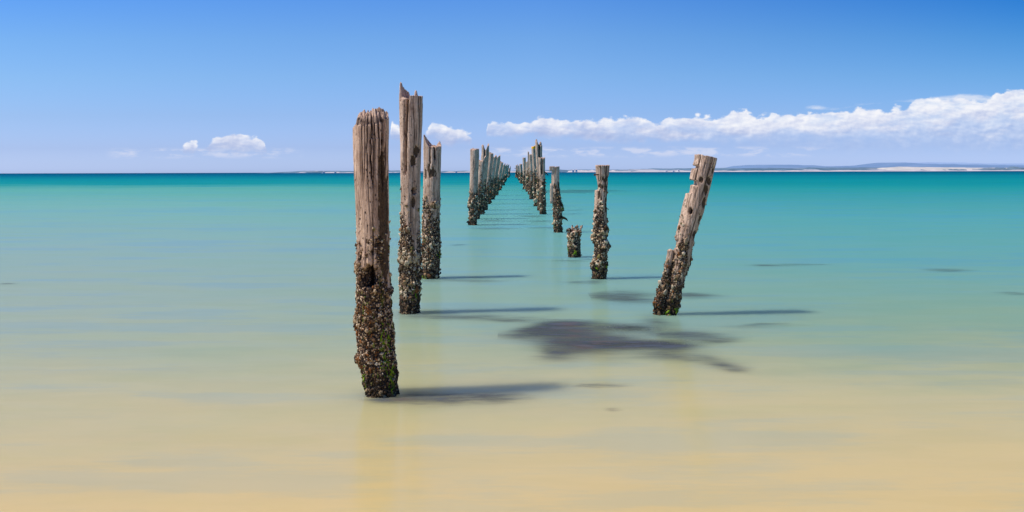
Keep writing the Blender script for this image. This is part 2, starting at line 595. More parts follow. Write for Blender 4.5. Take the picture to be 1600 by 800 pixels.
    for (px, py, rx, ry) in d.get('holes', []):
        xc, zc = lx(px, py), lz(px, py)
        rx_, ry_ = rx * D / F, ry * D / F
        q = np.sqrt(((C0 + R * Cg - xc) / rx_) ** 2 + ((Z - zc) / ry_) ** 2) + 0.28 * fbm(Cg * 9, Sg * 9, Z * 14, seed + 5, 3)
        hole = np.maximum(hole, (1 - sst(1.0, 1.12, q)) * (Sg < -0.05))
    # shells and lumps push the outline out
    bum = fbm(Cg * 3.2, Sg * 3.2, Z * 11, seed + 21, 4)
    bum2 = fbm(Cg * 9, Sg * 9, Z * 34, seed + 22, 3)
    dis = crust * (0.003 + 0.019 * bum + 0.010 * bum2) * d.get('lump', 1.0)
    knob = np.zeros_like(R)
    for (px, py, ra, dep) in d.get('knobs', []):
        xc, zc = lx(px, py), lz(px, py)
        ra_ = ra * D / F
        q = ((C0 + R * Cg - xc) / ra_) ** 2 + ((Z - zc) / ra_) ** 2
        k = np.exp(-q * 1.2) * (Sg < 0.5)
        knob = np.maximum(knob, k)
        dis += k * dep * D / F
    crust = np.maximum(crust, sst(0.25, 0.6, knob))
    ero = 0.009 * fbm(Cg * 4, Sg * 4, Z * 2.2, seed + 31, 5)          # softened grain ridges
    ero += 0.003 * fbm(Cg * 22, Sg * 22, Z * 3, seed + 33, 3)
    lowdisp = -rot * (0.014 + 0.016 * np.clip(fbm(Cg * 8, Sg * 8, Z * 12, seed + 41, 3), -1, 1))
    Rn = R + ero + dis + lowdisp - dispc - sdisp - hole * 0.2
    Rn = np.maximum(Rn, 0.015)
    X = C0 + Rn * Cg
    Yl = Rn * Sg
    # flat broken faces
    for (side, y0, y1, pxa, pxb) in d.get('cuts', []):
        za, zb2 = lz(bpx, y1), lz(bpx, y0)
        zw = Z + 0.012 * vn(Yl * 30, Z * 8, 1.1, seed)
        msk = (zw > za) & (zw < zb2)
        tt = np.clip((Z - za) / max(zb2 - za, 1e-3), 0, 1)
        xlim = lx(pxa, y1) * (1 - tt) + lx(pxb, y0) * tt + 0.006 * fbm(Yl * 40, Z * 30, 0.3, seed + 9, 3)
        if side == 'L':
            X = np.where(msk & (X < xlim), xlim, X)
        else:
            X = np.where(msk & (X > xlim), xlim, X)
    lich = np.zeros_like(R)
    if d.get('lichen'):
        lich = sst(ztop.max() - d['lichen'], ztop.max() - d['lichen'] * 0.5, Z)
    moss = np.full_like(R, 0.0) + d.get('moss', 0.15) * (1 - sst(z_cr - 0.4, z_fu, Z))
    crackA = np.maximum(crack, np.maximum(splits, 0))
    # cap: rings going inward to the rotten core
    co = np.array(sorted([(lx(*p), lz(*p)) for p in d.get('core', d['front'])]))
    K = int(np.clip(nth / 7, 5, 26))
    Xr, Yr, Zr = X[-1], Yl[-1], Z[-1]
    cxm = Xr.mean()
    caps = []
    amp = d.get('spiky', 0.03)
    fq = 1.0 / d.get('spikew', 0.022)
    for k in range(1, K + 1):
        rho = 1 - k / (K + 0.6)
        xx = cxm + (Xr - cxm) * rho
        yy = Yr * rho
        zc = np.interp(xx, co[:, 0], co[:, 1])
        w = sst(0.0, 0.34, 1 - rho)
        sp = np.abs(vn(xx * fq, yy * fq, 0.3, seed + 50)) + 0.5 * vn(xx * fq * 2.1, yy * fq * 2.1, 4.3, seed + 51)
        zz = Zr * (1 - w) + zc * w - amp * 0.4 + amp * sp
        caps.append((xx, yy, zz))
    CX = np.array([c[0] for c in caps]); CY = np.array([c[1] for c in caps]); CZ = np.array([c[2] for c in caps])
    XA = np.vstack([X, CX]); YA = np.vstack([Yl, CY]); ZA = np.vstack([Z, CZ])
    nr = XA.shape[0]
    verts = np.stack([XA.ravel(), YA.ravel(), ZA.ravel()], 1)
    verts = np.vstack([verts, [[cxm, 0, CZ[-1].mean()]]])
    i = np.arange(nr - 1)[:, None] * nth
    j = np.arange(nth)[None, :]
    j2 = (j + 1) % nth
    quads = np.stack([i + j, i + j2, i + nth + j2, i + nth + j], -1).reshape(-1, 4)
    last = (nr - 1) * nth
    tris = [(int(last + a), int(last + (a + 1) % nth), nr * nth) for a in range(nth)]
    tq = np.array([(a, b, c, c) for a, b, c in tris])
    def ext(A, capv=0.0):
        return np.concatenate([A.ravel(), np.full(K * nth + 1, capv)])
    cap_dark = np.concatenate([np.zeros(X.size), (0.10 + 0.5 * (CZ.mean() - CZ) / max(amp, 1e-3)).clip(0, .5).ravel(), [0.4]])
    at_ = {'crack': np.maximum(ext(crackA), cap_dark), 'crust': ext(crust), 'rot': ext(rot),
           'hole': ext(hole), 'lichen': ext(lich, 0.9 if d.get('lichen') else 0.0), 'moss': ext(moss)}
    # build with triangles for the tip
    me_faces = quads
    o_ = mesh_obj('timber_shaft', verts, np.vstack([quads, np.array([(last + a, last + (a + 1) % nth, last + (a + 1) % nth, nr * nth) for a in range(nth)])]) if False else quads, M_WOOD, root, at_)
    # crust of shells
    dX = np.roll(X, -1, 1) - np.roll(X, 1, 1); dY = np.roll(Yl, -1, 1) - np.roll(Yl, 1, 1)
    NN = np.stack([dY, -dX, np.zeros_like(dX)], -1)
    ln = np.linalg.norm(NN, axis=-1, keepdims=True)
    NN = NN / np.maximum(ln, 1e-6)
    hx = hole.copy()
    for _ in range(7): hx = np.maximum(hx, np.maximum(np.maximum(np.roll(hx, 1, 0), np.roll(hx, -1, 0)), np.maximum(np.roll(hx, 1, 1), np.roll(hx, -1, 1))))
    prob = np.clip(crust, 0, 1) ** 1.9 * (1 - hx) * (Z > -0.06)
    clump = sst(-0.28, 0.30, fbm(Cg * 3.5, Sg * 3.5, Z * 9, seed + 61, 3))
    prob = prob * (0.06 + 0.94 * clump)
    prob += 0.035 * (crust > 0.02) * (Z > 0)
    prob += 2.0 * sst(0.3, 0.7, knob)
    prob *= np.where(Sg > 0.4, 0.35, 1.0)
    size = max(d.get('shell', 0.015), 0.95 / pxm)
    area = (prob > 0.02).sum() / prob.size * circ * (ztop_guess + 0.3)
    ns = int(np.clip(d.get('dens', 1.0) * 0.55 * prob.sum() / prob.size * circ * (ztop_guess + 0.3) / (size * size), 30, 4200))
    pr = prob.ravel() / prob.sum()
    pick = r_.choice(prob.size, ns, p=pr)
    P = np.stack([X.ravel()[pick], Yl.ravel()[pick], Z.ravel()[pick]], 1) + r_.normal(0, size * .3, (ns, 3))
    Nn = NN.reshape(-1, 3)[pick]
    for (px, py, rx, ry) in d.get('holes', []):
        q = ((P[:, 0] - lx(px, py)) / (rx * D / F)) ** 2 + ((P[:, 2] - lz(px, py)) / (ry * D / F)) ** 2
        ok = ~((q < 1.08) & (P[:, 1] < 0.0)) & ~((q < 1.5) & (P[:, 1] < 0) & (np.abs(Nn[:, 1]) < 0.5))
        P, Nn = P[ok], Nn[ok]
        ns = len(P)
    rw = None
    if d.get('rust'):
        rw = np.zeros(ns)
        for (px, py, ra) in d['rust']:
            q = ((P[:, 0] - lx(px, py)) ** 2 + (P[:, 2] - lz(px, py)) ** 2) / (ra * D / F) ** 2
            rw = np.maximum(rw, np.clip(1.2 - q, 0, .42))
    shells('barnacle_crust', P, Nn, size, root, 2 if pxm > 60 else 1, rw)
    # green algae strands
    if d.get('algae'):
        PP, NNs = [], []
        for (px, py, rx, ry, n) in d['algae']:
            xc, zc = lx(px, py), lz(px, py)
            q = ((X - xc) / (rx * D / F)) ** 2 + ((Z - zc) / (ry * D / F)) ** 2 + 0.8 * fbm(Cg * 12, Sg * 12, Z * 3, seed + 71, 2)
            ok = np.argwhere((q < 1) & (Sg < 0.15))
            if len(ok) == 0: continue
            ch = ok[r_.integers(0, len(ok), n)]
            for a, b in ch:
                PP.append((X[a, b], Yl[a, b], Z[a, b])); NNs.append(NN[a, b])
        if PP:
            shells('green_algae', np.array(PP) + np.array(NNs) * size * .45, np.array(NNs), size * 0.62, root, 1,
                   pal=np.array([(0.2, 0.32, 0.015), (0.10, 0.17, 0.01)]), pw=np.array([.6, .4]), mat=M_ALGAE, elong=2.6)
    return root, D, Xb, yoff, (lx, lz)


def tube(name, pts, rads, mat, parent, n=8):
    V, Fc = [], []
    pts = [Vector(p) for p in pts]
    for i, p in enumerate(pts):
        dr = (pts[min(i + 1, len(pts) - 1)] - pts[max(i - 1, 0)]).normalized()
        a = dr.cross(Vector((0, 1, 0.3))).normalized()
        b = dr.cross(a).normalized()
        for k in range(n):
            th = 2 * math.pi * k / n
            rr = rads[i] * (1 + 0.18 * random.uniform(-1, 1))
            V.append(p + a * math.cos(th) * rr + b * math.sin(th) * rr)
    for i in range(len(pts) - 1):
        for k in range(n):
            Fc.append((i * n + k, i * n + (k + 1) % n, (i + 1) * n + (k + 1) % n, (i + 1) * n + k))
    Fc.append(tuple(range(n))[::-1])
    Fc.append(tuple((len(pts) - 1) * n + k for k in range(n)))
    return mesh_obj(name, [tuple(v) for v in V], Fc, mat, parent)


# ------------------------------------------------------------------ the near piles
pile(dict(name='timber_pile', seed=101, label='thick foreground pile with a black hole and shaggy broken top, nearest of all the piles',
          base=(597, 622), group=GROUP_L,
          prof=[(622, 572, 622), (600, 570, 620), (580, 566, 618), (560, 562, 616), (520, 558, 613), (470, 557, 610), (420, 557, 608.5),
                (380, 557.5, 608), (300, 555, 607.5), (250, 553, 607), (205, 551.5, 607.5)],
          front=[(551, 203), (556, 197), (570, 199), (583, 198), (595, 196), (602, 190), (608, 184)],
          back=[(551, 200), (558, 186), (565, 177), (575, 177), (590, 174), (600, 175), (605, 178), (608, 184)],
          core=[(552, 196), (558, 184), (565, 176), (575, 178), (583, 175), (592, 171), (600, 174), (606, 179)],
          spiky=0.05, spikew=0.026, jag=0.016, ncr=40, crust=(490, 345),
          holes=[(581, 430, 11.5, 17)], knobs=[(562, 560, 9, 5), (560, 500, 12, 3), (557, 418, 9, 2), (590, 450, 10, 2), (608, 455, 7, 2)],
          rot=[(604, 330, 10, 70), (600, 260, 5, 36), (605, 400, 10, 40)], rust=[(574, 555, 26), (568, 520, 18), (572, 480, 12)],
          algae=[(603, 540, 7, 44, 70), (611, 575, 6, 35, 30), (570, 590, 5, 28, 22), (577, 466, 6, 6, 4)], moss=0.5,
          shell=0.0098, dens=1.0, splits=[([(601, 196), (600, 240), (602, 300)], 0.008, 0.05), ([(584, 198), (583, 250), (586, 300)], 0.005, 0.04)]))

pile(dict(name='timber_pile', seed=102, label='tallest pile of all, split down its front with a pointed splinter on top',
          base=(639, 491), group=GROUP_L,
          prof=[(491, 625, 654), (440, 625, 655), (390, 624.5, 656.5), (346, 626, 655), (272, 626, 656.6), (245, 625.5, 657.6), (190, 624, 659.5), (152, 623.5, 660.5)],
          front=[(623, 163), (626, 160), (633, 157), (637, 155), (638.5, 160), (640, 155), (642, 151), (650, 151), (660, 151)],
          back=[(623, 130), (624.8, 127), (627, 133), (630, 138), (634, 140), (637, 142), (638.5, 150), (642, 152), (645, 150), (646.5, 139), (649, 140), (651, 149), (660, 150)],
          core=[(624, 150), (630, 152), (637, 156), (639, 162), (645, 152), (655, 152)],
          spiky=0.03, jag=0.01, ncr=30, crust=(420, 290), holes=[(648, 298, 3.4, 5)],
          splits=[([(638.5, 150), (637.5, 165), (636, 195), (634.5, 237), (634, 275)], 0.017, 0.13)],
          rot=[(647, 252, 4, 9), (647, 316, 4, 9), (652, 236, 5, 9), (630, 262, 3, 12)],
          knobs=[(640, 400, 16, 2.2), (634, 357, 6, 2.5)], algae=[(650, 460, 6, 22, 14)], shell=0.017, dens=1.2))

pile(dict(name='timber_pile', seed=103, label='third pile from the front in the left row, notched top with a sharp left splinter',
          base=(672, 436), group=GROUP_L,
          prof=[(436, 660, 685), (400, 659.5, 687), (346, 660, 687), (279, 661, 687.6), (225, 661.5, 689.5)],
          front=[(661, 212), (663, 214), (666, 222), (670, 229), (674, 231), (682, 230), (689.5, 229)],
          back=[(661, 210), (662.5, 210), (665, 215), (669, 221), (674, 226), (680, 227), (684, 222), (686, 219), (689.5, 228)],
          core=[(662, 224), (675, 230), (688, 228)], spiky=0.04, spikew=0.03, jag=0.012, ncr=26, crust=(380, 290),
          splits=[([(672, 230), (672.5, 262)], 0.012, 0.07), ([(680, 230), (680.5, 255)], 0.014, 0.07)],
          rot=[(677, 270, 7, 9), (665, 270, 2.5, 9), (670, 262, 3, 9)], knobs=[(680, 320, 7, 2), (690, 392, 5, 1.5)], algae=[(686, 396, 4, 5, 10), (664, 432, 6, 5, 12)], shell=0.02, dens=1.2))

# the leaning pile
r5 = dict(name='leaning_pile', seed=105, label='leaning pile with a stepped and notched left edge, far right of the piles', cat='pile',
          base=(1046, 493), group='standing pier piles of the right row',
          prof=[(493, 1034, 1056.5), (468, 1038.5, 1061), (452, 1043, 1065), (435, 1045.5, 1070), (410, 1050, 1077), (390, 1053, 1081), (370, 1055, 1086), (324, 1066, 1101), (303, 1071, 1106),
                (280, 1077.5, 1112), (247, 1085.5, 1120)],
          front=[(1084, 245), (1088, 241), (1095, 242), (1101, 244), (1110, 245), (1120, 248)],
          back=[(1084, 243), (1088, 240.5), (1100, 243), (1120, 247)],
          core=[(1085, 243), (1120, 248)], spiky=0.008, jag=0.012, ncr=24, crust=(462, 330),
          cuts=[('L', 258, 263.5, 1089, 1090), ('L', 281.5, 290, 1087, 1087), ('L', 290, 303, 1079.5, 1081), ('L', 247, 252, 1085, 1085.5), ('L', 375, 388, 1057.5, 1058)],
          rot=[(1092, 281, 4, 5), (1112, 266, 4, 9), (1106, 282, 6, 8), (1101, 297, 4, 8), (1098, 318, 5, 10), (1092, 343, 4, 9), (1083, 367, 5, 9)],
          holes=[(1075.5, 329, 2.6, 5)], knobs=[(1062, 383, 6, 1.5)], rust=[(1060, 395, 8)],
          algae=[(1055, 484, 4, 5, 10), (1040, 488, 6, 5, 8)], shell=0.0155, dens=1.2)
root5, D5, X5, yo5, f5 = pile(r5)
# split-off slat standing against the left of the leaning pile: same builder, re-parented as a part
sl = pile(dict(name='slat_tmp', seed=115, label='x', base=(1029, 492.5),
               prof=[(493, 1022, 1036), (470, 1024, 1039), (456, 1026.5, 1042), (436, 1033.5, 1044.5), (408, 1040, 1050), (394, 1042.5, 1052.5)],
               front=[(1041, 392), (1047, 390), (1053, 391)], back=[(1041, 392), (1047, 389), (1053, 391)], core=[(1041, 392), (1053, 391)],
               spiky=0.01, jag=0.01, ncr=8, crust=(440, 385), rust=[(1024, 480, 10), (1028, 462, 8)], shell=0.0155, dens=1.3,
               knobs=[(1025, 475, 6, 1.5)]))[0]
sp = empty('split_slat', (0, 0, 0))
sp.parent = root5
sp.location = sl.location - root5.location
for ch in list(sl.children): ch.parent = sp
bpy.data.objects.remove(sl)

pile(dict(name='timber_pile', seed=104, label='flat-topped pile with a stepped left side and a rusty peg, second from the right', cat='pile',
          base=(935, 436.5), group='standing pier piles of the right row',
          prof=[(436, 924.5, 946), (400, 929, 946.5), (371, 928, 947), (340, 927.5, 947.5), (300, 928.8, 949), (285, 930.5, 949.5), (270, 930.5, 951), (258, 930, 952)],
          front=[(930, 259), (940, 258.5), (952, 259)], back=[(930, 257.5), (940, 258), (952, 257.5)], core=[(930, 258.5), (952, 258.5)],
          spiky=0.012, jag=0.014, ncr=22, crust=(400, 270), cuts=[('L', 284, 297.5, 935, 933.5), ('L', 275, 284, 933.5, 931.5)],
          rot=[(941, 279, 9, 8), (936, 292, 8, 6), (947, 310, 4, 26), (935, 304, 4, 7)],
          knobs=[(927, 372, 6, 3.5), (950, 382, 7, 4), (949, 391, 6, 2), (938, 383, 7, 1.5), (930, 409, 8, 3), (926, 415, 5, 3), (940, 410, 8, 1.5), (950, 345, 4, 2.5), (944, 360, 8, 2)],
          algae=[(930, 415, 3, 3, 4), (946, 412, 3, 5, 5)], shell=0.021, dens=1.2))
rb = [o for o in COL.objects if o.get('label', '').startswith('flat-topped pile with a stepped')][0]
Dq = ground(935, 436.5)[1]; Dq += 10.75 * Dq / F; Xq = at(935, 436.5, Dq)[0]
x1, z1 = at(934, 273, Dq); x2, z2 = at(926.5, 273, Dq)
tube('rusty_peg', [(x1 - Xq, -0.14, z1), (x1 - Xq - 0.04, -0.15, z1), (x2 - Xq, -0.155, z2)], [0.012, 0.010, 0.016], M_RUST, rb)

stump, Ds, Xs, ys, fs = pile(dict(name='pile_stump', seed=106, label='short barnacled stump with a crown of finger-like stubs, lowest of the piles', cat='stump',
          base=(897, 402.5), prof=[(402, 888, 906.5), (380, 888, 906), (362, 888, 906)],
          front=[(888, 361), (893, 363), (899, 362), (906, 361)], back=[(888, 360), (906, 360)], core=[(888, 361), (906, 361)],
          spiky=0.03, jag=0.03, ncr=8, crust=(330, 300), shell=0.019, dens=1.5, knobs=[(891, 370, 6, 1.5)],
          algae=[(888, 391, 2.5, 5, 8), (899, 393, 4, 4, 10)]))
lx, lz = fs
PP, NN_ = [], []
for (pa, pb, yy, r0) in [((890, 364), (888, 357), -0.05, 0.028), ((893.5, 364), (893, 353), -0.02, 0.016), ((899, 364), (899, 354), -0.07, 0.015),
                         ((902.5, 364), (902.5, 353), -0.03, 0.015), ((905, 366), (908, 353), -0.04, 0.026), ((896, 364), (896, 357), 0.06, 0.016)]:
    a = Vector((lx(*pa), yy, lz(*pa))); b = Vector((lx(*pb), yy * 1.1, lz(*pb)))
    tube('wood_stub', [a - (b - a) * .4, a, (a + b) / 2, b], [r0 * .8, r0 * .9, r0 * .75, r0 * .7], M_WOOD, stump)
    for k in range(16):
        th = random.uniform(0, 6.28); tq = random.uniform(0, 1.05)
        PP.append(a.lerp(b, tq) + Vector((math.cos(th), math.sin(th), 0)) * r0 * .8); NN_.append((math.cos(th), math.sin(th), 0.3))
shells('shell_cluster', np.array([p[:] for p in PP]), np.array(NN_), 0.02, stump, 2)

pa_, Da, Xa, ya, fa = pile(dict(name='timber_pile', seed=107, label='pile with a bracket-like overhang at its top and a dark weed strand near its foot', cat='pile',
          base=(871.5, 363.5), group='standing pier piles of the right row',
          prof=[(363, 865, 877.5), (330, 864, 877.5), (305, 862, 875.5), (290, 861.5, 874), (275, 861.5, 873.5), (262, 862, 873.8)],
          front=[(862, 261), (873.8, 260)], back=[(862, 261), (873.8, 260)], core=[(862, 262), (873.8, 261)],
          spiky=0.02, jag=0.02, ncr=14, crust=(318, 280), knobs=[(877, 325, 4, 2)], rot=[(866, 292, 4, 6), (871, 298, 4, 5)],
          algae=[(878, 326, 2.5, 5, 8), (866, 352, 2.5, 3, 5)], shell=0.024, dens=1.2))
lx, lz = fa
# overhanging top piece and left slat
def block(name, x0, x1, y0, y1, z0, z1, parent, mat=M_WOOD, seed=1, nx=7, ny=7, nz_=12):
    bm = bmesh.new()
    bmesh.ops.create_cube(bm, size=1.0)
    bmesh.ops.subdivide_edges(bm, edges=bm.edges[:], cuts=6, use_grid_fill=True)
    r = np.random.default_rng(seed)
    V = np.array([v.co[:] for v in bm.verts])
    Fc = [[q.index for q in f.verts] for f in bm.faces]
    bm.free()
    # round the corners
    l = np.abs(V * 2)
    m = np.maximum(l[:, 0] ** 6 + l[:, 1] ** 6, 1e-9) ** (1 / 6)
    V[:, 0] /= np.maximum(m, 0.001) ** 0.9 * 1.0 + (m < 1e-3)
    V[:, 1] /= np.maximum(m, 0.001) ** 0.9 * 1.0 + (m < 1e-3)
    V[:, 0] = V[:, 0] * np.where(m > 0, m ** 0.9, 1); V[:, 1] = V[:, 1] * np.where(m > 0, m ** 0.9, 1)
    rr = np.maximum(l[:, 0], l[:, 1])
    e = np.sqrt(l[:, 0] ** 2 + l[:, 1] ** 2)
    k = np.where(e > 1, 1 - 0.16 * (e - 1), 1)
    V[:, :2] *= k[:, None]
    P = np.stack([(x0 + x1) / 2 + V[:, 0] * (x1 - x0), (y0 + y1) / 2 + V[:, 1] * (y1 - y0), (z0 + z1) / 2 + V[:, 2] * (z1 - z0)], 1)
    P += 0.012 * np.stack([fbm(P[:, 0] * 14 + q * 5, P[:, 1] * 14, P[:, 2] * 8, seed + q, 3) for q in range(3)], 1)
    return mesh_obj(name, P, Fc, mat, parent)


block('overhanging_cap', lx(858, 264), lx(866, 264), -0.11, 0.08, lz(860, 266.5), lz(860, 260), pa_, seed=3)
block('side_slat', lx(859.2, 300), lx(864, 300), -0.09, 0.06, lz(860, 318), lz(860, 287), pa_, seed=4)
tube('weed_strand', [(lx(875, 339), -0.08, lz(875, 339)), (lx(880, 340), -0.1, lz(880, 340)), (lx(884, 342), -0.1, lz(884, 342)), (lx(886.5, 345), -0.1, lz(886.5, 345))],
     [0.03, 0.035, 0.03, 0.008], M_DARKWEED, pa_)

# ------------------------------------------------------------------ the receding rows
# (base x, base y, bottom width px, top centre x, top y, top width px, kind, label)
def far_pile(seed, bx, by, wb, tx, ty, wt, top, label, group, **kw):
    l, r = tx - wt / 2, tx + wt / 2
    if top == 'flat':
        fr = [(l, ty + .6), (r, ty + .4)]; bk = [(l, ty), (r, ty)]
    elif top == 'left':       # splinter at left
        h = kw.pop('sp', 8)
        fr = [(l, ty), (l + wt * .18, ty - h * .8), (l + wt * .45, ty), (r, ty)]; bk = [(l, ty - h), (l + wt * .25, ty - h), (l + wt * .5, ty - 1), (r, ty)]
    elif top == 'right':
        h = kw.pop('sp', 8)
        fr = [(l, ty), (l + wt * .5, ty), (r - wt * .15, ty - h * .8), (r, ty - h)]; bk = [(l, ty - h * .3), (l + wt * .5, ty), (r - wt * .2, ty - h), (r, ty - h)]
    elif top == 'fork':
        h = kw.pop('sp', 8)
        fr = [(l, ty - h * .6), (l + wt * .25, ty - h * .6), (l + wt * .5, ty + h * .2), (r - wt * .2, ty - h * .5), (r, ty - h * .6)]
        bk = [(l, ty - h * .7), (l + wt * .2, ty - h * .8), (l + wt * .5, ty), (r - wt * .15, ty - h), (r, ty - h)]
    d = dict(name='timber_pile', seed=seed, base=(bx, by), label=label, group=group,
             prof=[(by, bx - wb / 2, bx + wb / 2), ((by * .65 + ty * .35), bx * .65 + tx * .35 - wb / 2 * .97, bx * .65 + tx * .35 + wb / 2 * .97), (ty + (by - ty) * .05, tx - wt / 2, tx + wt / 2)],
             front=fr, back=bk, core=fr, spiky=0.04, spikew=0.05, jag=0.07, ncr=16,
             crust=(by - (by - ty) * .30, by - (by - ty) * .80), dens=1.0, lump=1.3)
    d.update(kw)
    return pile(d)


GL, GR = GROUP_L, 'standing pier piles of the right row'
L = [
    (201, 738.3, 352, 12.5, 741.3, 233, 14, 'flat', 'stout flat-topped pile, fourth from the front in the left row', dict(knobs=[(735, 318, 6, 1.5)], crust=(322, 290), jag=0.06, spiky=0.08)),
    (202, 743.5, 342.5, 11.5, 753.5, 252, 12, 'right', 'low pile with a slanted splinter rising right, directly behind the stout flat-topped pile', dict(sp=8)),
    (203, 750.5, 335, 10.5, 758, 234, 12, 'fork', 'fork-topped pile, tallest among the crowded piles of the left row', dict(sp=10, splits=[([(757, 232), (757, 262)], 0.03, 0.08)])),
    (204, 756.5, 328.5, 9.5, 767, 240, 7.5, 'left', 'slim pile just right of the fork-topped pile in the left row', dict(sp=3)),
    (205, 761.8, 319, 8.6, 771.5, 246, 8, 'fork', 'pile with two small points, fifth of the crowded piles behind the stout flat-topped one', dict(sp=4)),
    (206, 768.2, 312, 8.0, 777.0, 246, 9, 'fork', 'broad grey pile of the left row whose top shows just above its right neighbour', dict(sp=4)),
    (207, 774, 305.5, 7.0, 783, 254, 6, 'left', 'left-row pile with a small knob on top, before the last four of the row', dict(sp=3)),
    (208, 779.5, 297.5, 6.0, 786.8, 258, 5, 'right', 'left-row pile, fourth from the far end', dict(sp=3)),
    (209, 784.5, 290, 5.2, 790, 259, 5, 'right', 'left-row pile, third from the far end', dict(sp=3)),
    (210, 788.5, 284, 4.4, 793, 259, 4.4, 'right', 'left-row pile, second from the far end', dict(sp=2.5)),
    (211, 794.3, 277.3, 2.8, 796, 263, 3.2, 'right', 'smallest pile, at the far end of the left row', dict(sp=4)),
]
for (s, bx, by, wb, tx, ty, wt, top, lab, kw) in L:
    by = by - 0.0
    far_pile(s, bx, by, wb, tx, ty, wt, top, lab, GL, **kw)
R_ = [
    (301, 847.8, 335, 9.5, 846, 246.5, 10.5, 'flat', 'flat-topped pile with a dark peg on its right side, first in the crowded right row', dict(splits=[([(846.5, 246), (846.5, 275)], 0.03, 0.06)])),
    (302, 844.0, 329, 8.5, 841.5, 227, 11, 'left', 'tallest pile of the right row, split in two with a spike at its left', dict(sp=9, splits=[([(842.2, 224), (842.4, 262)], 0.05, 0.2)])),
    (303, 838.6, 322.5, 7.4, 833.3, 229.5, 6.6, 'right', 'pile capped with yellow lichen, left of the tallest pile in the right row', dict(sp=2, lichen=0.25)),
    (304, 830.5, 311.5, 7.0, 828.6, 241, 5.4, 'flat', 'slender pile left of the lichen-capped pile in the right row', {}),
    (305, 826.6, 304, 4.6, 825.3, 238, 2.4, 'left', 'thin stick-like pile between the slender pile and its left neighbour', dict(sp=1.5)),
    (306, 823.6, 299.5, 5.4, 822.8, 253.5, 3.6, 'right', 'pile with a low pointed top, fifth from the far end of the right row', dict(sp=3)),
    (307, 819.6, 296, 5.4, 818.6, 246, 5.0, 'flat', 'flat-topped pile standing alone-looking beside the gap in the right row', {}),
    (308, 814.6, 287, 4.8, 813.3, 256, 4.4, 'flat', 'right-row pile, third from the far end', {}),
    (309, 811.2, 282, 3.4, 809.5, 259.5, 2.8, 'left', 'right-row pile, second from the far end', dict(sp=3)),
    (310, 807.4, 277.8, 3.0, 806.6, 258, 2.6, 'flat', 'small pile at the far end of the right row', {}),
]
for (s, bx, by, wb, tx, ty, wt, top, lab, kw) in R_:
    res = far_pile(s, bx, by, wb, tx, ty, wt, top, lab, GR, **kw)
    if s == 301:
        lx, lz = res[4]
        tube('dark_peg', [(lx(849, 268), -0.05, lz(849, 268)), (lx(852.5, 270), -0.12, lz(852.5, 270)), (lx(856, 274), -0.15, lz(856, 274))], [0.025, 0.028, 0.015], M_DARKWEED, res[0])
    if s == 302:
        lx, lz = res[4]
        tube('top_spike', [(lx(843.5, 229), 0, lz(843.5, 229)), (lx(844, 225), 0, lz(844, 225)), (lx(844.3, 221.5), 0, lz(844.3, 221.5))], [0.06, 0.06, 0.03], M_WOOD, res[0])

# ------------------------------------------------------------------ water: one sheet to the horizon
vs, fc = [], []
ys_ = [-60, -10, 0, 5, 10, 20, 40, 80, 160, 400, 1000, 3000, 9000, 20000]
xs_ = [-20000, -5000, -1000, -200, -40, -10, 0, 10, 40, 200, 1000, 5000, 20000]
for y in ys_:
    for x in xs_: vs.append((x, y, 0))
nx = len(xs_)
for a in range(len(ys_) - 1):
    for b in range(nx - 1): fc.append((a * nx + b, a * nx + b + 1, (a + 1) * nx + b + 1, (a + 1) * nx + b))
tag(mesh_obj('water', vs, fc, M_WATER, smooth=False), kind='structure')

